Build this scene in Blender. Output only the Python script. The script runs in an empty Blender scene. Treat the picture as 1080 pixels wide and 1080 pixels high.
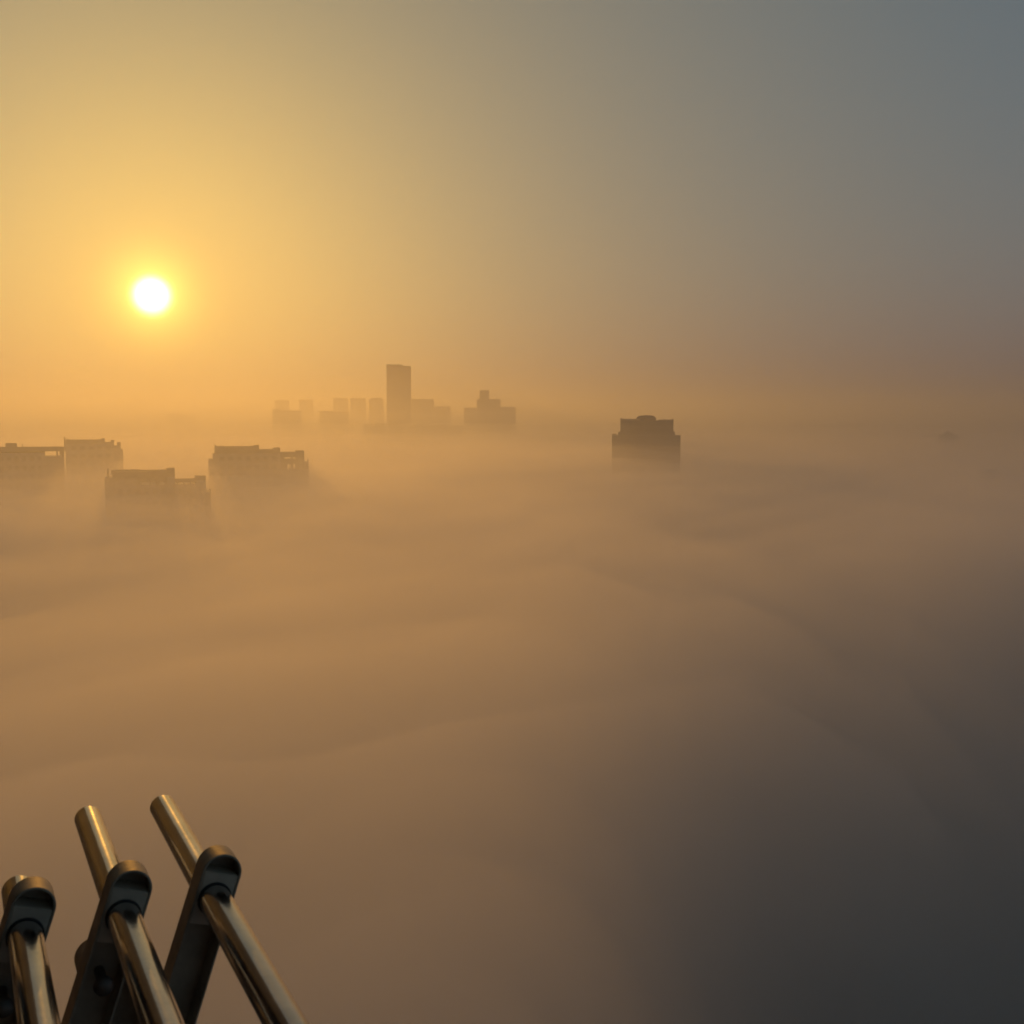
import bpy, bmesh, math, random
from mathutils import Vector, Matrix, noise

random.seed(11)
C = bpy.context.scene.collection
SC = bpy.context.scene

# ------------------------------------------------------------------ helpers
H = 110.0                                  # height of the window the picture is taken from
PITCH = math.radians(4.65)
FPX = 1169.0                               # focal length in pixels of a 1080 px frame
SUN_EL = math.radians(6.1)
SUN_AZ = math.radians(-17.8)               # from +Y, negative = left
SUN_DIR = Vector((math.sin(SUN_AZ) * math.cos(SUN_EL), math.cos(SUN_AZ) * math.cos(SUN_EL), math.sin(SUN_EL)))


def link(name, bm, mat=None, parent=None, smooth=False):
    me = bpy.data.meshes.new(name)
    bmesh.ops.recalc_face_normals(bm, faces=bm.faces[:])
    bm.to_mesh(me)
    bm.free()
    if mat:
        me.materials.append(mat)
    if smooth:
        for p in me.polygons:
            p.use_smooth = True
        try:
            me.set_sharp_from_angle(angle=math.radians(35))
        except Exception:
            pass
    o = bpy.data.objects.new(name, me)
    C.objects.link(o)
    if parent:
        o.parent = parent
    return o


def empty(name, label, cat, loc=(0, 0, 0), rotz=0.0, group=None):
    o = bpy.data.objects.new(name, None)
    C.objects.link(o)
    o.location = loc
    o.rotation_euler = (0, 0, rotz)
    o.empty_display_size = 0.5
    tag(o, label, cat, group)
    return o


def tag(o, label, cat, group=None):
    o['label'] = label
    o['category'] = cat
    if group:
        o['group'] = group


def box(bm, x0, x1, y0, y1, z0, z1):
    m = Matrix.Translation(((x0 + x1) / 2, (y0 + y1) / 2, (z0 + z1) / 2)) @ Matrix.Diagonal((x1 - x0, y1 - y0, z1 - z0, 1))
    bmesh.ops.create_cube(bm, size=1.0, matrix=m)


def prism(bm, pts, z0, z1):
    """Closed prism over an outline in x, y."""
    lo = [bm.verts.new((p[0], p[1], z0)) for p in pts]
    hi = [bm.verts.new((p[0], p[1], z1)) for p in pts]
    n = len(pts)
    bm.faces.new(lo[::-1])
    bm.faces.new(hi)
    for i in range(n):
        bm.faces.new((lo[i], lo[(i + 1) % n], hi[(i + 1) % n], hi[i]))


# ------------------------------------------------------------------ materials
def new_mat(name):
    m = bpy.data.materials.new(name)
    m.use_nodes = True
    nt = m.node_tree
    for n in list(nt.nodes):
        nt.nodes.remove(n)
    out = nt.nodes.new('ShaderNodeOutputMaterial')
    return m, nt, out


def surface(name, col, rough=0.8, metal=0.0, var=0.15, scale=1.0, bump=0.0, bscale=40.0, rvar=0.1):
    m, nt, out = new_mat(name)
    b = nt.nodes.new('ShaderNodeBsdfPrincipled')
    tc = nt.nodes.new('ShaderNodeTexCoord')
    nz = nt.nodes.new('ShaderNodeTexNoise')
    nz.inputs['Scale'].default_value = scale
    nz.inputs['Detail'].default_value = 6
    nt.links.new(tc.outputs['Object'], nz.inputs['Vector'])
    rp = nt.nodes.new('ShaderNodeValToRGB')
    rp.color_ramp.elements[0].position = 0.3
    rp.color_ramp.elements[1].position = 0.7
    rp.color_ramp.elements[0].color = [c * (1 - var) for c in col] + [1]
    rp.color_ramp.elements[1].color = [min(1, c * (1 + var)) for c in col] + [1]
    nt.links.new(nz.outputs['Fac'], rp.inputs['Fac'])
    nt.links.new(rp.outputs['Color'], b.inputs['Base Color'])
    mr = nt.nodes.new('ShaderNodeMapRange')
    mr.inputs['To Min'].default_value = max(0.02, rough - rvar)
    mr.inputs['To Max'].default_value = min(1, rough + rvar)
    nt.links.new(nz.outputs['Fac'], mr.inputs['Value'])
    nt.links.new(mr.outputs['Result'], b.inputs['Roughness'])
    b.inputs['Metallic'].default_value = metal
    if bump:
        n2 = nt.nodes.new('ShaderNodeTexNoise')
        n2.inputs['Scale'].default_value = bscale
        n2.inputs['Detail'].default_value = 4
        nt.links.new(tc.outputs['Object'], n2.inputs['Vector'])
        bp = nt.nodes.new('ShaderNodeBump')
        bp.inputs['Strength'].default_value = bump
        bp.inputs['Distance'].default_value = 0.002
        nt.links.new(n2.outputs['Fac'], bp.inputs['Height'])
        nt.links.new(bp.outputs['Normal'], b.inputs['Normal'])
    nt.links.new(b.outputs['BSDF'], out.inputs['Surface'])
    return m


SMOG = (0.66, 0.69, 0.74)


def air(name, density, g, col=(1, 1, 1)):
    m, nt, out = new_mat(name)
    v = nt.nodes.new('ShaderNodeVolumePrincipled')
    v.inputs['Color'].default_value = (*col, 1)
    v.inputs['Density'].default_value = density
    v.inputs['Anisotropy'].default_value = g
    nt.links.new(v.outputs['Volume'], out.inputs['Volume'])
    return m


M_wall = surface('pale_render', (0.46, 0.44, 0.42), 0.85, scale=0.25)
M_wall2 = surface('grey_render', (0.34, 0.36, 0.38), 0.85, scale=0.25)
M_dark = surface('dark_stone', (0.085, 0.095, 0.125), 0.8, scale=0.3)
M_tile = surface('brown_tile', (0.075, 0.065, 0.06), 0.7, scale=3)
M_trim = surface('concrete_trim', (0.30, 0.28, 0.25), 0.85, scale=0.6)
M_glass = surface('window_glass', (0.27, 0.27, 0.27), 0.35, scale=2)
M_ground = surface('city_ground', (0.07, 0.07, 0.06), 0.95, var=0.5, scale=0.02)
M_hill = surface('hill_woods', (0.05, 0.055, 0.04), 0.95, var=0.4, scale=0.01)
M_steel = surface('steel_rail', (0.42, 0.42, 0.43), 0.17, 1.0, var=0.10, scale=30, bump=0.05, bscale=150, rvar=0.05)
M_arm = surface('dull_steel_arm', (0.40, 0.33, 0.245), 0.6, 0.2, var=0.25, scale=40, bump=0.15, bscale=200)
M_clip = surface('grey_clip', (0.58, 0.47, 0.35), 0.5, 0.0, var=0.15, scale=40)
M_insert = surface('dark_plastic_insert', (0.035, 0.032, 0.03), 0.4, 0.0, var=0.2, scale=30)
M_bolt = surface('bolt_steel', (0.16, 0.14, 0.12), 0.45, 0.8, var=0.2, scale=60)

# ------------------------------------------------------------------ camera
cam = bpy.data.cameras.new('camera')
co = bpy.data.objects.new('camera', cam)
C.objects.link(co)
co.location = (0, 0, H)
co.rotation_euler = (math.pi / 2 - PITCH, 0, 0)
cam.sensor_width = 36
cam.lens = 36 * FPX / 1080
cam.clip_start = 0.05
cam.clip_end = 40000
cam.dof.use_dof = True
cam.dof.focus_distance = 300
cam.dof.aperture_fstop = 30
SC.camera = co

# ------------------------------------------------------------------ sky and sun
w = bpy.data.worlds.new('World')
SC.world = w
w.use_nodes = True
nt = w.node_tree
bg = nt.nodes['Background']
sky = nt.nodes.new('ShaderNodeTexSky')
sky.sky_type = 'NISHITA'
sky.sun_disc = False
sky.sun_elevation = SUN_EL
sky.sun_rotation = SUN_AZ
sky.altitude = 100
sky.air_density = 1.55
sky.dust_density = 6.5
sky.ozone_density = 5.0
bg.inputs['Strength'].default_value = 0.15
# the sun's own disc and the bright ring of sky round it, by direction in the sky
tc = nt.nodes.new('ShaderNodeTexCoord')
dot = nt.nodes.new('ShaderNodeVectorMath')
dot.operation = 'DOT_PRODUCT'
nrm = nt.nodes.new('ShaderNodeVectorMath')
nrm.operation = 'NORMALIZE'
nt.links.new(tc.outputs['Generated'], nrm.inputs[0])
nt.links.new(nrm.outputs[0], dot.inputs[0])
dot.inputs[1].default_value = SUN_DIR
ac = nt.nodes.new('ShaderNodeMath')
ac.operation = 'ARCCOSINE'
nt.links.new(dot.outputs['Value'], ac.inputs[0])


def sky_math(op, a, b):
    n = nt.nodes.new('ShaderNodeMath')
    n.operation = op
    for i, s in enumerate((a, b)):
        if isinstance(s, (int, float)):
            n.inputs[i].default_value = s
        else:
            nt.links.new(s, n.inputs[i])
    return n.outputs[0]


def aureole(width_deg, power, col, strength):
    """strength * exp(-(angle/width)^power) in one colour"""
    q = sky_math('DIVIDE', ac.outputs[0], math.radians(width_deg))
    q = sky_math('POWER', q, power)
    q = sky_math('MULTIPLY', q, -1.0)
    q = sky_math('POWER', math.e, q)
    q = sky_math('MULTIPLY', q, strength)
    vm = nt.nodes.new('ShaderNodeVectorMath')
    vm.operation = 'SCALE'
    vm.inputs[0].default_value = col
    nt.links.new(q, vm.inputs['Scale'])
    return vm.outputs[0]


# soften the contrast between the bright and the dull side of the sky, as thin high haze does
sp = nt.nodes.new('ShaderNodeSeparateColor')
nt.links.new(sky.outputs['Color'], sp.inputs[0])
cb = nt.nodes.new('ShaderNodeCombineColor')
for i, (piv, pw) in enumerate(((4.0, 0.60), (3.35, 0.53), (0.95, 0.15))):
    nt.links.new(sky_math('MULTIPLY', sky_math('POWER', sky_math('DIVIDE', sp.outputs[i], piv), pw), piv), cb.inputs[i])
ad0 = nt.nodes.new('ShaderNodeVectorMath')
ad0.operation = 'ADD'
# low airlight: the belt of thick air along the horizon
sz = nt.nodes.new('ShaderNodeSeparateXYZ')
nt.links.new(nrm.outputs[0], sz.inputs[0])
belt = nt.nodes.new('ShaderNodeVectorMath')
belt.operation = 'MULTIPLY_ADD'
belt.inputs[1].default_value = (0.72, 0.78, -2.3)
hi = nt.nodes.new('ShaderNodeCombineXYZ')
hi.inputs[0].default_value = 0.05
hi.inputs[1].default_value = 0.08
cx = nt.nodes.new('ShaderNodeCombineXYZ')
bz = sky_math('POWER', math.e, sky_math('MULTIPLY', sky_math('ABSOLUTE', sz.outputs['Z'], 0), -1.0 / math.sin(math.radians(10))))
for i in range(3):
    nt.links.new(bz, cx.inputs[i])
bw = sky_math('POWER', math.e, sky_math('MULTIPLY', sky_math('ABSOLUTE', sz.outputs['Z'], 0), -1.0 / 0.574))
nt.links.new(sky_math('MULTIPLY', bw, 3.0), hi.inputs[2])
nt.links.new(hi.outputs[0], belt.inputs[2])
nt.links.new(cx.outputs[0], belt.inputs[0])
nt.links.new(belt.outputs[0], ad0.inputs[1])
nt.links.new(cb.outputs[0], ad0.inputs[0])
# warm tint added to the unseen sky overhead, so its light is less blue
zenith_tint = nt.nodes.new('ShaderNodeMapRange')
zenith_tint.interpolation_type = 'SMOOTHSTEP'
zenith_tint.inputs['From Min'].default_value = 0.36
zenith_tint.inputs['From Max'].default_value = 0.75
nt.links.new(sz.outputs['Z'], zenith_tint.inputs['Value'])
vmix = nt.nodes.new('ShaderNodeMix')
vmix.data_type = 'RGBA'
vmix.blend_type = 'MULTIPLY'
vmix.inputs[7].default_value = (1.0, 0.87, 0.79, 1)
nt.links.new(zenith_tint.outputs['Result'], vmix.inputs[0])
nt.links.new(ad0.outputs[0], vmix.inputs[6])
acc = vmix.outputs[2]
for args in ((0.80, 4, (1.0, 0.88, 0.5), 70.0), (1.45, 1.6, (1.0, 0.66, 0.10), 22.0), (6.5, 1.0, (1.0, 0.50, 0.0), 5.5)):
    ad = nt.nodes.new('ShaderNodeVectorMath')
    ad.operation = 'ADD'
    nt.links.new(acc, ad.inputs[0])
    nt.links.new(aureole(*args), ad.inputs[1])
    acc = ad.outputs[0]
nt.links.new(acc, bg.inputs['Color'])

sl = bpy.data.lights.new('sun', 'SUN')
sl.energy = 3.7
sl.angle = math.radians(0.53)
sl.color = (1.0, 0.435, 0.058)
so = bpy.data.objects.new('sun', sl)
C.objects.link(so)
so.rotation_euler = SUN_DIR.to_track_quat('Z', 'Y').to_euler()
so.location = (-60, 200, 160)

# ------------------------------------------------------------------ ground
R = 6000.0
bm = bmesh.new()
rings = [0, 60, 120, 250, 500, 1000, 2000, 4000, R]
prev = None
for k, r in enumerate(rings):
    cur = [bm.verts.new((0, 0, 0))] if r == 0 else [bm.verts.new((r * math.cos(a), r * math.sin(a), 0)) for a in [2 * math.pi * i / 48 for i in range(48)]]
    if prev:
        for i in range(48):
            if len(prev) == 1:
                bm.faces.new((prev[0], cur[i], cur[(i + 1) % 48]))
            else:
                bm.faces.new((prev[i], cur[i], cur[(i + 1) % 48], prev[(i + 1) % 48]))
    prev = cur
g = link('ground', bm, M_ground)
g['kind'] = 'structure'

# ------------------------------------------------------------------ air: thin haze, then the sea of fog in sheets that thicken downwards
bm = bmesh.new()
box(bm, -6200, 6200, -6200, 6200, -1.0, 215.0)
hz = link('haze', bm, air('thin_haze', 0.00022, 0.66, SMOG))
hz['kind'] = 'stuff'


def swell(x, y, seed, sc):
    """Height of the waves of a fog sheet at a place on the ground, about -1..1."""
    p = Vector((x / sc, y / (sc * 1.25), seed))
    wp = Vector((noise.noise(p * 0.7 + Vector((5, 1, 3))), noise.noise(p * 0.7 + Vector((1, 8, 2))), 0)) * 0.6
    return (noise.noise(p + wp) + 0.6 * noise.noise((p + wp) * 2.1 + Vector((3, 7, 1))) + 0.3 * noise.noise((p + wp) * 4.6)) * 0.9


def fog_sheet(ztop, amp, sc, seed, density, gg, zbot, rad, col):
    bm = bmesh.new()
    NA = 128 if amp else 32
    radii = [0.0]
    r = 6.0
    while r < rad and amp:
        radii.append(r)
        r *= 1.08
    radii.append(rad)
    rings_ = []
    for r in radii:
        if r == 0:
            rings_.append([bm.verts.new((0, 0, ztop + amp * swell(0, 0, seed, sc)))])
            continue
        ring = []
        for i in range(NA):
            a = 2 * math.pi * i / NA
            x, y = r * math.cos(a), r * math.sin(a)
            fade = 1.0 / (1.0 + (r / 2500.0) ** 2)
            near = 1.0 - 0.5 * smooth(170, 300, r)          # the billows flatten out further off
            ring.append(bm.verts.new((x, y, ztop + amp * near * swell(x, y, seed, sc) * fade + (LIFT(x, y) if amp else 0.0))))
        rings_.append(ring)
    for a, b in zip(rings_, rings_[1:]):
        for i in range(NA):
            j = (i + 1) % NA
            if len(a) == 1:
                bm.faces.new((a[0], b[i], b[j]))
            else:
                bm.faces.new((a[i], b[i], b[j], a[j]))
    low = [bm.verts.new((v.co.x, v.co.y, zbot)) for v in rings_[-1]]
    for i in range(NA):
        j = (i + 1) % NA
        bm.faces.new((rings_[-1][i], low[i], low[j], rings_[-1][j]))
    bm.faces.new(low)
    o = link('fog_bank', bm, air('fog_air', density, gg, col))
    o['kind'] = 'stuff'
    return o


def smooth(a, b, v):
    t = max(0.0, min(1.0, (v - a) / (b - a)))
    return t * t * (3 - 2 * t)


def LIFT(x, y):
    """The fog sinks away in a hollow to the right, close under the window."""
    edge = x - (4.0 + 0.40 * max(0.0, y - 46.0) - 0.05 * max(0.0, 46.0 - y)) + 5 * noise.noise(Vector((x / 30, y / 30, 9)))
    swell_near = 8.0 * math.exp(-((x - 2) / 34.0) ** 2 - ((y - 36) / 34.0) ** 2) * (1 - smooth(-8, 6, edge))
    return (swell_near - 40.0 * smooth(-3, 13, edge) * (1 - smooth(46, 80, y + 0.2 * x)) * (1 - smooth(40, 80, x))
            + 2.2 * math.exp(-((x + 105) / 90.0) ** 2 - ((y - 330) / 110.0) ** 2) + 3.5 * math.exp(-((x - 57) / 60.0) ** 2 - ((y - 455) / 90.0) ** 2))


FG = 0.60
FOGC = (1.0, 0.985, 0.98)
#           top   amp  scale seed density
SHEETS = [(165.0, 0.0, 400, 1.0, 0.00018, FG, SMOG),
          (138.0, 0.0, 400, 1.0, 0.00030, FG, SMOG),
          (121.0, 2.0, 400, 1.0, 0.00050, FG, SMOG),
          (108.0, 4.0, 150, 2.0, 0.0006, FG, SMOG),
          (103.0, 5.0, 120, 2.1, 0.0006, FG, FOGC),
          (98.5, 9.0, 64, 2.35, 0.0014, FG, FOGC),
          (94.0, 13.0, 60, 2.40, 0.0050, FG, FOGC),
          (90.0, 15.0, 58, 2.45, 0.0100, 0.56, FOGC),
          (85.0, 16.0, 56, 2.50, 0.018, 0.50, FOGC),
          (76.0, 14.0, 58, 2.6, 0.03, 0.45, FOGC)]
for i, (zt, am, sc_, sd, de, gg, cl) in enumerate(SHEETS):
    fog_sheet(zt, am, sc_, sd, de, gg, 2.0 + 0.7 * i, 5900 - 12 * i, cl)


# ------------------------------------------------------------------ buildings
def site(px, dist):
    """Ground point on the bearing of a picture column, at a distance; and the turn that faces the camera."""
    az = math.atan((px - 540) / FPX)
    d = dist
    return (d * math.tan(az), d, 0), d


def zat(y, d):
    return H - (y - 445) / FPX * d


def tower(name, label, cat, px0, px1, dist, blocks, wall=None, group=None, extra=None, win=None):
    """A building whose blocks are given as (x0, x1, top, depth front, depth back[, bottom]) ; x in picture columns, top in rows."""
    wall = wall or M_wall
    mid = (px0 + px1) / 2
    (X, Y, _), d = site(mid, dist)
    k = d / FPX
    t = empty(name, label, cat, (X, Y, 0), 0, group)
    az = math.atan((mid - 540) / FPX)
    t.rotation_euler = (0, 0, -az)
    ca = math.cos(az)

    def lx(px):
        return (px - mid) * k * ca

    for part, items in blocks:
        bm = bmesh.new()
        for it in items:
            x0, x1, top, f, b = it[:5]
            zb = zat(it[5], d) if len(it) > 5 else 0.0
            if part == 'wall':
                box(bm, lx(x0), lx(x1), f, b, zb, zat(top, d))
                continue
            # everything on the roof is a part of its own
            pb = bmesh.new()
            box(pb, lx(x0), lx(x1), f, b, zb, zat(top, d))
            nm = part
            if part == 'roof_frame':
                nm = 'roof_post' if len(it) > 5 and (it[5] - top) > (x1 - x0) else 'roof_beam'
            link(nm, pb, M_trim, t)
        if part == 'wall':
            link(part, bm, wall, t)
        else:
            bm.free()
    if win:
        # individual windows of the upper storeys: a frame with a pane
        x0, x1, n, ytop, storeys, f = win
        wdt = (lx(x1) - lx(x0)) / n
        for s in range(storeys):
            z1 = zat(ytop, d) - 3.0 * s
            for i in range(n):
                cx = lx(x0) + wdt * (i + 0.5)
                ww = wdt * 0.30
                bm = bmesh.new()
                box(bm, cx - ww, cx + ww, f - 0.06, f - 0.004, z1 - 1.6, z1)
                fr = link('window', bm, wall, t)
                bm = bmesh.new()
                box(bm, cx - ww + 0.08, cx + ww - 0.08, f - 0.085, f - 0.064, z1 - 1.52, z1 - 0.08)
                link('pane', bm, M_glass if wall is M_wall else wall, fr)
    return t


FB = 'apartment towers rising out of the fog at the left'
# left edge, roof with a hut and one slit of light under the roof beam
tower('apartment_tower', 'leftmost apartment tower with a flat roof and square roof hut, cut by the photo edge', 'building', -40, 69, 350, [
    ('wall', [(-40, 48, 477.5, 0, 15), (48, 69, 482, 0.5, 14.5), (-44, -6, 480, -1.2, 0)]),
    ('roof_frame', [(-6, 69, 471.8, -0.4, 0.8, 476.3), (-6, 69, 472.2, 13.4, 14.8, 476.3), (-6, 49, 474.5, 0.8, 13.4, 476.6), (60.5, 62.3, 476.3, -0.2, 0.6, 482), (66, 69, 476.3, -0.2, 0.6, 482), (66, 69, 476.3, 13.6, 14.4, 482), (47.5, 49.5, 476.3, 13.6, 14.4, 482)]),
    ('roof_hut', [(6.5, 18.8, 467.7, 4, 9, 474.4)]),
    ('mast', [(24.2, 25.2, 468.8, 3, 3.3, 471.8), (-1, 1.3, 471, 3, 3.6, 475)]),
], group=FB, win=(-2, 46, 6, 481, 4, 0))
tower('apartment_tower', 'pale apartment tower with stepped parapet, touching the leftmost tower', 'building', 68, 131, 430, [
    ('wall', [(70, 121, 467.5, 0, 15), (121, 128.4, 470, 0.6, 14), (128.4, 130.7, 474, 2, 12)]),
    ('parapet', [(70, 107.6, 464, -0.3, 0.5, 467.5), (70, 107.6, 464, 14.5, 15.3, 467.5), (111.5, 121, 466, -0.3, 0.5, 467.5), (124.5, 128.4, 466.5, 0.3, 3, 470)]),
    ('roof_hut', [(107.6, 111.5, 462.4, 0, 4, 467.5), (117.8, 121.6, 464.3, 2, 5, 466.2)]),
    ('mast', [(68.6, 70, 460.6, 0, 0.8, 476), (71.8, 72.8, 462, 2, 2.5, 464.2)]),
], group=FB, win=(74, 119, 5, 470.5, 3, 0))
tower('apartment_tower', 'nearest apartment tower, lowest roof, with slits of light under its roof beam', 'building', 110, 223, 300, [
    ('wall', [(119, 144, 500, 0, 14), (144, 206, 511, 0, 14), (110.6, 119, 503, 0.8, 13), (206, 217.4, 507, 0, 14), (217.4, 223, 520, 2, 11), (176, 184.3, 503, 0, 5)]),
    ('roof_frame', [(119, 176, 496.9, -0.5, 0.6, 503.9), (119, 146, 496.9, 13.2, 14.3, 503.9), (146, 176, 497.4, 13.2, 14.3, 503.9), (184.3, 206, 505, -0.4, 0.5, 509.2),
                    (144, 148.4, 503.9, -0.3, 0.5, 511), (157, 159, 503.9, -0.3, 0.5, 511), (163.3, 168, 503.9, -0.3, 0.5, 511), (172.8, 176, 503.9, -0.3, 0.5, 511),
                    (144, 176, 505.9, 13.4, 14, 511),
                    (186, 187.4, 509.2, -0.3, 0.4, 511), (193, 194.4, 509.2, -0.3, 0.4, 511), (200, 201.4, 509.2, -0.3, 0.4, 511)]),
    ('roof_hut', [(175.6, 184.3, 494, 0, 4.5, 503), (206, 217.4, 502.6, 0, 5, 507)]),
    ('mast', [(113.4, 115, 493.6, 0.8, 1.3, 503), (117.5, 121, 495.6, 1.5, 2.3, 500), (221, 223, 516.8, 2, 2.6, 520)]),
], group=FB, win=(122, 204, 9, 515, 4, 0))
tower('apartment_tower', 'apartment tower with three stepped roof blocks and open frame windows showing sky', 'building', 220, 327, 390, [
    ('wall', [(227, 297, 478, 0, 15), (297, 321.5, 496, 0, 15), (220.2, 227, 484, 1, 12), (224.8, 227, 478, 0.6, 13), (321.5, 326.2, 488, 2, 12)]),
    ('parapet', [(227, 267.4, 470.8, -0.3, 0.6, 478), (227, 267.4, 471.2, 14.4, 15.2, 478), (273.7, 288.4, 474.2, -0.3, 0.6, 478), (273.7, 288.4, 474.6, 14.4, 15.2, 478), (227, 228, 470.8, 0.6, 14.4, 478)]),
    ('roof_frame', [(295.8, 321.5, 477.4, -0.3, 0.8, 482.4), (295.8, 321.5, 477.6, 14, 15, 482.2), (295.8, 321.5, 484.6, -0.3, 0.8, 489.6), (295.8, 321.5, 485, 14, 15, 489.4),
                    (295.8, 300.4, 482.4, -0.2, 0.7, 496), (307.7, 309.6, 482.4, -0.2, 0.7, 496), (312.4, 321.5, 482.4, -0.2, 0.7, 496), (300.4, 303.4, 489.6, -0.2, 0.7, 496), (304.9, 305.6, 489.6, -0.2, 0.7, 496),
                    (295.8, 299.8, 482.2, 14.2, 14.9, 496), (307.6, 309.2, 482.2, 14.2, 14.9, 496), (312.8, 318.5, 482.2, 14.2, 14.9, 496)]),
    ('roof_hut', [(267.4, 273.7, 469.4, 0, 5, 478), (288.4, 295.8, 472.2, 0, 5, 478), (312.3, 321.5, 475.4, 0, 5, 477.4)]),
    ('mast', [(227.1, 228.4, 468.6, 0.2, 0.8, 471), (233, 234.4, 469.6, 1, 1.6, 471), (325, 326.2, 484.6, 2, 2.5, 488)]),
], group=FB, win=(230, 294, 7, 481, 4, 0))
tower('apartment_tower', 'faint low apartment block half hidden behind the tower with open frame windows', 'building', 200, 351, 640, [
    ('wall', [(202, 236, 494.5, 0, 16), (236, 344, 501, 0, 16)]),
    ('parapet', [(202, 220, 492.4, 0, 0.8, 494.5), (327, 351, 499.6, 0, 1.0, 501)]),
    ('mast', [(202.5, 203.6, 490.8, 0, 0.8, 492.4), (345.4, 346.4, 498, 0, 0.8, 499.6), (349.6, 350.6, 498, 0, 0.8, 499.6), (347.5, 351, 501, 0, 10)]),
], wall=M_wall2, group=FB)

# the dark tower alone in the fog right of the middle: shoulders, drum and low dome
t = tower('dome_topped_tower', 'dark tower with stepped shoulders and low round dome, alone in the fog', 'building', 645, 717, 470, [
    ('wall', [(645.2, 717.2, 459.5, 0, 24), (651.5, 711.5, 455.5, 1, 23), (653.8, 709.8, 443.5, 2, 22)]),
    ('parapet', [(653.8, 674, 442.0, 2, 2.8, 443.5), (694, 709.8, 442.6, 2, 2.8, 443.5), (653.8, 656, 441.0, 1.8, 3, 442), (707.6, 709.9, 441.8, 1.8, 3, 442.6),
                 (659, 660, 441.3, 2, 2.8, 442), (663.5, 664.5, 441.3, 2, 2.8, 442), (668, 669, 441.3, 2, 2.8, 442), (700, 701, 442, 2, 2.8, 442.6),
                 (645.2, 650, 457.6, 0, 2, 459.5), (712.6, 717.2, 458.8, 0, 2, 459.5)]),
], wall=M_dark, win=(656, 708, 6, 446.5, 4, 2))
k = 470 / FPX
bm = bmesh.new()
prof = [(10.6, 441.8), (10.6, 441.0), (10.1, 440.4), (9.8, 440.0), (8.6, 439.0), (7.2, 438.4), (4.5, 438.0), (0.0, 437.8)]
zb = zat(444.0, 470)
prof = [(10.6, 444.0)] + prof
rings_ = []
for r_, y_ in prof:
    if r_ == 0:
        rings_.append([bm.verts.new((0, 12, zat(y_, 470)))])
    else:
        rings_.append([bm.verts.new((r_ * k * math.cos(2 * math.pi * i / 32), 12 + r_ * k * math.sin(2 * math.pi * i / 32), zat(y_, 470))) for i in range(32)])
for a, b in zip(rings_, rings_[1:]):
    for i in range(32):
        j = (i + 1) % 32
        if len(b) == 1:
            bm.faces.new((a[i], a[j], b[0]))
        else:
            bm.faces.new((a[i], a[j], b[j], b[i]))
bm.faces.new(rings_[0])
dome = link('dome', bm, M_dark, t)
dome.location.x = 0.0

# far skyline
FS = 'far skyline buildings in the haze'
sky_line = [
    ('office_tower', 'tallest slim skyscraper of the far skyline, with a small notch at its top right', 'skyscraper', 1500,
     [(408.5, 434.2, 387.0), (408.5, 425.5, 385.0)], M_wall2),
    ('high_rise', 'far high-rise with a narrow block stepping up from its middle, right of the skyscraper', 'building', 1400,
     [(503, 528, 421.5), (506, 516, 412.0), (528, 544, 429.5)], M_wall2),
    ('high_rise', 'low slab beside the left foot of the stepped far high-rise', 'building', 1500, [(489.5, 502.7, 430.5)], M_wall2),
    ('high_rise', 'broad far block touching the right side of the tallest skyscraper', 'building', 1900, [(434.6, 458, 421.5), (434.6, 448, 423)], M_wall),
    ('high_rise', 'lower far block, second to the right of the tallest skyscraper', 'building', 2000, [(458.4, 475.5, 429.0)], M_wall),
    ('high_rise', 'round-shouldered far block just left of the tallest skyscraper', 'building', 2200, [(390, 405, 421.5), (392, 403, 420)], M_wall),
    ('high_rise', 'faint far block between the low slab and the round-shouldered block', 'building', 2700, [(370.5, 386.5, 420.5)], M_wall),
    ('high_rise', 'low wide far slab with faint tower behind its right half', 'building', 1750, [(338, 368.5, 434.8), (338, 352, 433.6)], M_wall2),
    ('high_rise', 'very faint far tower rising behind the right half of a low wide slab', 'building', 3000, [(352.5, 368, 420.5)], M_wall),
    ('high_rise', 'leftmost low dark slab of the far skyline', 'building', 1700, [(288.3, 318.8, 433.5), (288.3, 297, 432)], M_wall2),
    ('high_rise', 'very faint far tower behind the leftmost low slab of the skyline', 'building', 3200, [(291, 306, 422)], M_wall),
    ('high_rise', 'very faint far tower standing right of the leftmost low slab', 'building', 3200, [(316.5, 331, 422)], M_wall),
    ('low_block', 'long low building along the foot of the skyline below the tallest skyscraper', 'building', 1250, [(384, 424, 447.5), (402, 416, 446.5)], M_wall2),
    ('low_block', 'long low building along the foot of the skyline left of the stepped high-rise', 'building', 1250, [(431, 489, 449.2), (437, 451, 447.5), (457, 472, 448.2)], M_wall2),
    ('low_block', 'faint low roof far off under the sun', 'building', 2600, [(176, 196, 436.5), (190, 207, 438.2)], M_wall),
    ('low_block', 'small roof poking out of the fog near the right edge', 'building', 960, [(989, 1010, 459), (994, 1004, 456.5), (997, 1000, 454.5)], M_wall2),
    ('low_block', 'tiny roof in the fog at the photo edge, below the small peaked roof', 'building', 480, [(1034, 1052, 498.5), (1040, 1048, 496.5)], M_wall2),
    ('low_block', 'long faint roof in the fog at the right, lower than the peaked roof', 'building', 420, [(955, 1003, 518.5), (966, 985, 516.5)], M_wall2),
]
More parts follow.
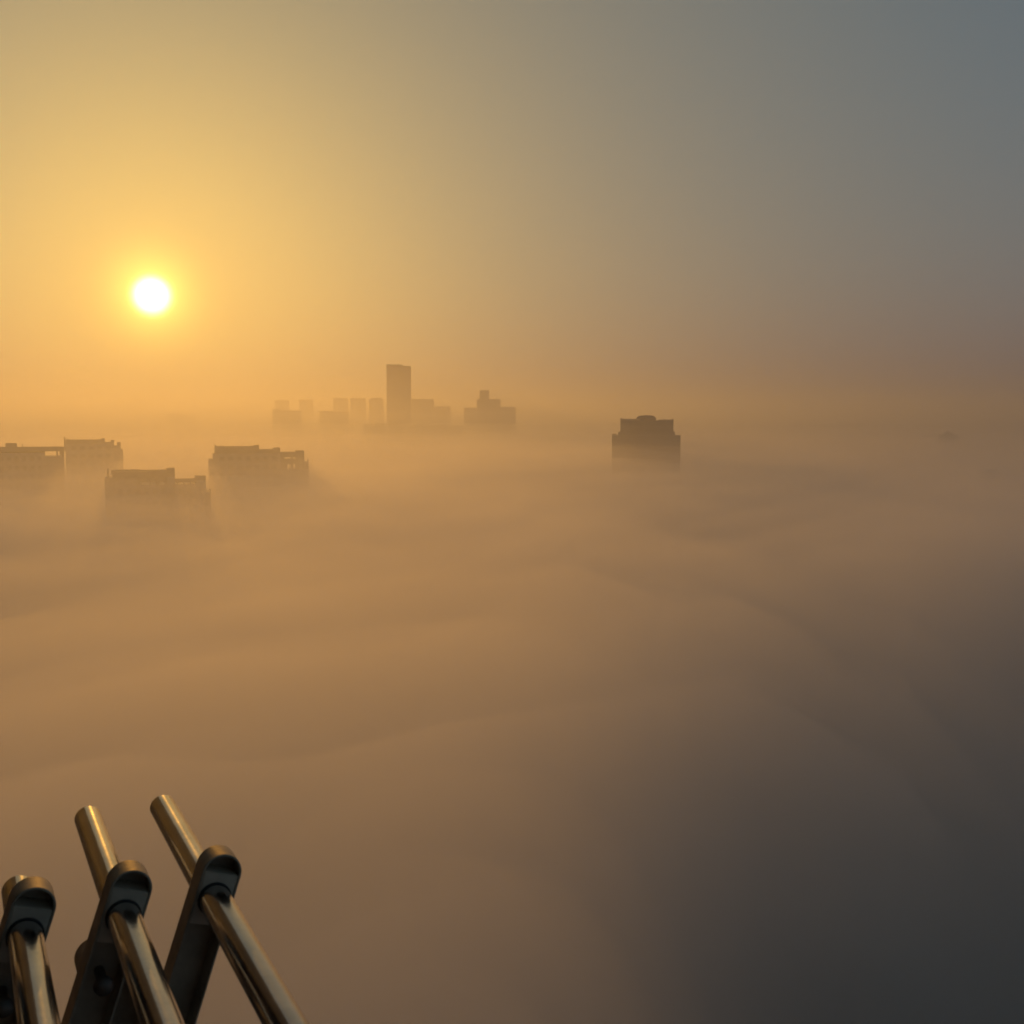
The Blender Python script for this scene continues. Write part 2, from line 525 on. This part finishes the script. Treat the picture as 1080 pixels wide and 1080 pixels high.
for nm, lb, ct, ds, bl, ma in sky_line:
    x0 = min(b[0] for b in bl)
    x1 = max(b[1] for b in bl)
    tt = tower(nm, lb, ct, x0, x1, ds, [('wall', [(b[0], b[1], b[2], 0.4 * i, 26 - 0.4 * i) for i, b in enumerate(bl)]), ('parapet', [(bl[0][0] + 0.0, bl[0][1] + 0.0, bl[0][2] - 0.25, -0.25, 0.35, bl[0][2] + 0.5)])], wall=ma, group=FS)

# wooded ridge at the far right
bm = bmesh.new()
pts = []
NX, NY = 60, 10
grid = []
for j in range(NY + 1):
    row = []
    for i in range(NX + 1):
        X = 250 + 1000 * i / NX
        Y = 2300 + 500 * j / NY
        e = math.sin(math.pi * i / NX) ** 0.6 * math.sin(math.pi * j / NY)
        row.append(bm.verts.new((X, Y, -0.5 + e * (104 + 5 * noise.noise(Vector((X / 90, Y / 200, 3))) + 2 * noise.noise(Vector((X / 20, Y / 60, 3)))))))
    grid.append(row)
for j in range(NY):
    for i in range(NX):
        bm.faces.new((grid[j][i], grid[j][i + 1], grid[j + 1][i + 1], grid[j + 1][i]))
hill = link('hills', bm, M_hill, smooth=True)
hill['kind'] = 'structure'

# ------------------------------------------------------------------ drying rack outside the window
ROT = math.radians(27.0)
root = empty('clothes_drying_rack', 'stainless steel folding clothes rack with round rails on scissor arms, outside the window', 'drying rack', (0, 0, H - 0.385), ROT)
RR = 0.0125


def tube(bm, p0, p1, r, n=40, cap_in=0.0016, wall_t=0.0012, depth=0.02):
    """Open-ended round tube with a real wall thickness."""
    p0, p1 = Vector(p0), Vector(p1)
    q = (p1 - p0).to_track_quat('Z', 'Y')
    prof = []
    L = (p1 - p0).length
    prof = [(r - wall_t, depth), (r - wall_t, 0.0004), (r - wall_t * 0.6, 0), (r - 0.0004, 0), (r, 0.0005), (r, L - 0.0005), (r - 0.0004, L), (r - wall_t * 0.6, L), (r - wall_t, L - 0.0004), (r - wall_t, L - depth)]
    rg = []
    for rr, z in prof:
        rg.append([bm.verts.new(p0 + q @ Vector((rr * math.cos(2 * math.pi * i / n), rr * math.sin(2 * math.pi * i / n), z))) for i in range(n)])
    for a, b in zip(rg, rg[1:]):
        for i in range(n):
            bm.faces.new((a[i], a[(i + 1) % n], b[(i + 1) % n], b[i]))
    bm.faces.new(rg[0])
    bm.faces.new(rg[-1])


def stadium(hw, L0, L1, n=14):
    """Outline of a flat bar with round ends along local +s: half width hw, end centres at L0 and L1."""
    pts = []
    for i in range(n + 1):
        a = math.pi * i / n
        pts.append((hw * math.cos(a), L1 + hw * math.sin(a)))
    for i in range(n + 1):
        a = math.pi + math.pi * i / n
        pts.append((hw * math.cos(a), L0 + hw * math.sin(a)))
    return pts


def channel(bm, y_front, y_back, hw, L0, L1, place, wt=0.0018):
    """A pressed channel: back plate and a rim round it that opens to y_front. place(across, along, y) -> point."""
    out = stadium(hw, L0, L1)
    inn = stadium(hw - wt, L0, L1)
    n = len(out)
    e = 0.0006
    lev = [(out, y_back - e, 0.0), (out, y_front + e, 0), (stadium(hw - e, L0, L1), y_front, 0), (stadium(hw - wt + 0.0003, L0, L1), y_front, 0), (inn, y_front + e, 0), (inn, y_back - wt, 0)]
    rg = [[bm.verts.new(place(p[0], p[1], yy)) for p in pts] for pts, yy, _ in lev]
    back = [bm.verts.new(place(p[0], p[1], y_back)) for p in stadium(hw - e, L0, L1)]
    for a, b in zip([back] + rg, rg):
        for i in range(n):
            j = (i + 1) % n
            bm.faces.new((a[i], a[j], b[j], b[i]))
    bm.faces.new(rg[-1])
    bm.faces.new(back)


SP = 0.0704
X3 = 0.1800
RAILX = [X3 - SP * (2 - i) for i in range(-3, 3)]          # six rails, the outer three are in the picture
SLOPE = 0.333
TPIV = 0.050                                               # pivot below the rail
TSPAN = SP / SLOPE
un = Vector((SLOPE, 0, 1)).normalized()                    # up along a '/' arm
us = Vector((-SLOPE, 0, 1)).normalized()
nrm_f = Vector((1, 0, -SLOPE)).normalized()
nrm_s = Vector((1, 0, SLOPE)).normalized()
ARM_HW = 0.0160
for idx, rx in enumerate(RAILX):
    vis = idx - 3
    far = 1.125 if idx >= 4 else 0.975
    bm = bmesh.new()
    tube(bm, (rx, far, 0), (rx, -1.25, 0), RR)
    rail = link('rail', bm, M_steel, root, smooth=True)
    for yf, sgn in ((0.884, 1), (-1.05, 1)):
        yb = yf + 0.024
        c0 = Vector((rx, 0, 0))
        L = math.hypot(TSPAN, SP) + TPIV / un.z
        bm = bmesh.new()
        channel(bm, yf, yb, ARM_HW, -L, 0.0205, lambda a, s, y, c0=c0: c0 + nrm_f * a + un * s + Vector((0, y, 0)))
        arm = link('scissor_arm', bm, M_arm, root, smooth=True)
        # clip block in the mouth of the channel that carries the rail
        bm = bmesh.new()
        hw = ARM_HW - 0.0019
        o8 = [(-hw, -0.022), (hw, -0.022), (hw, 0.0205), (-hw, 0.0205)]
        f = [bm.verts.new(c0 + nrm_f * a + un * s + Vector((0, yf + 0.0004, 0))) for a, s in o8]
        bk = [bm.verts.new(c0 + nrm_f * a + un * s + Vector((0, yb - 0.0019, 0))) for a, s in o8]
        bm.faces.new(f)
        bm.faces.new(bk)
        for i in range(4):
            bm.faces.new((f[i], f[(i + 1) % 4], bk[(i + 1) % 4], bk[i]))
        bmesh.ops.bevel(bm, geom=bm.edges[:], offset=0.0007, segments=2, affect='EDGES')
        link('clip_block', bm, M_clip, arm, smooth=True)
        # collar where the rail leaves the block
        bm = bmesh.new()
        tube(bm, (rx, yf + 0.0005, 0), (rx, yf - 0.0016, 0), RR + 0.0011, depth=0.0003, wall_t=0.0009)
        link('collar', bm, M_insert, arm, smooth=True)
        # the other arm of the cross, pivoted under the rail and behind
        piv = c0 + un * (-TPIV / un.z)
        if idx < 5:
            L2 = math.hypot(TSPAN, SP)
            bm = bmesh.new()
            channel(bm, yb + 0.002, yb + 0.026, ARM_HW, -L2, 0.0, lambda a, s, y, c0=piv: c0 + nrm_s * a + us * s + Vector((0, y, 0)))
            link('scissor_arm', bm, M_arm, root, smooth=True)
            # pivot bolt through both arms with a domed head and a nut
            bm = bmesh.new()
            prof = [(0.0, -0.012), (0.003, -0.0118), (0.0055, -0.0105), (0.0072, -0.0078), (0.0076, -0.005), (0.0076, -0.0042), (0.004, -0.0042), (0.004, 0.056), (0.0075, 0.056), (0.0075, 0.061), (0.0, 0.061)]
            rg = []
            for rr, yy in prof:
                if rr == 0:
                    rg.append([bm.verts.new(piv + Vector((0, yf + yy, 0)))])
                else:
                    rg.append([bm.verts.new(piv + Vector((rr * math.cos(2 * math.pi * i / 20), yf + yy, rr * math.sin(2 * math.pi * i / 20)))) for i in range(20)])
            for a, b in zip(rg, rg[1:]):
                for i in range(20):
                    j = (i + 1) % 20
                    if len(a) == 1:
                        bm.faces.new((a[0], b[i], b[j]))
                    elif len(b) == 1:
                        bm.faces.new((a[i], a[j], b[0]))
                    else:
                        bm.faces.new((a[i], a[j], b[j], b[i]))
            link('pivot_bolt', bm, M_bolt, root, smooth=True)
# wall channels that carry the rack
for yf in (0.884, -1.05):
    bm = bmesh.new()
    x1 = RAILX[0] - SP + 0.01
    box(bm, -0.50, x1 - 0.035, yf, yf + 0.05, -0.44, 0.02)
    box(bm, x1 - 0.0345, x1, yf + 0.004, yf + 0.046, -0.40, -0.02)
    bmesh.ops.bevel(bm, geom=bm.edges[:], offset=0.002, segments=2, affect='EDGES')
    link('wall_bracket', bm, M_arm, root)

# the building the picture is taken from, left of and behind the camera
home = empty('apartment_block', 'tall dark tiled apartment wall that carries the steel clothes rack', 'building', (0, 0, 0), ROT)
bm = bmesh.new()
box(bm, -16, -0.503, -14, 9, 0.0, H - 1.0)
box(bm, -16, -0.503, -14, -2.2, H - 1.0, H + 4)
box(bm, -16, -0.503, 2.2, 9, H - 1.0, H + 4)
box(bm, -16, -0.503, -2.2, 2.2, H + 1.2, H + 4)
box(bm, -16, -8, -2.2, 2.2, H - 1.0, H + 1.2)
link('wall', bm, M_tile, home)
bm = bmesh.new()
box(bm, -0.503, -0.42, -2.4, 2.4, H - 1.06, H - 0.98)
link('sill', bm, M_trim, home)

# ------------------------------------------------------------------ render settings
SC.view_settings.view_transform = 'Standard'
SC.view_settings.look = 'None'
SC.view_settings.gamma = 1
SC.view_settings.exposure = -1.03
SC.render.engine = 'CYCLES'
cy = SC.cycles
cy.max_bounces = 6
cy.diffuse_bounces = 2
cy.glossy_bounces = 3
cy.transmission_bounces = 2
cy.volume_bounces = 4
cy.transparent_max_bounces = 128
cy.use_denoising = True
cy.use_adaptive_sampling = True
cy.adaptive_threshold = 0.02
cy.adaptive_min_samples = 24
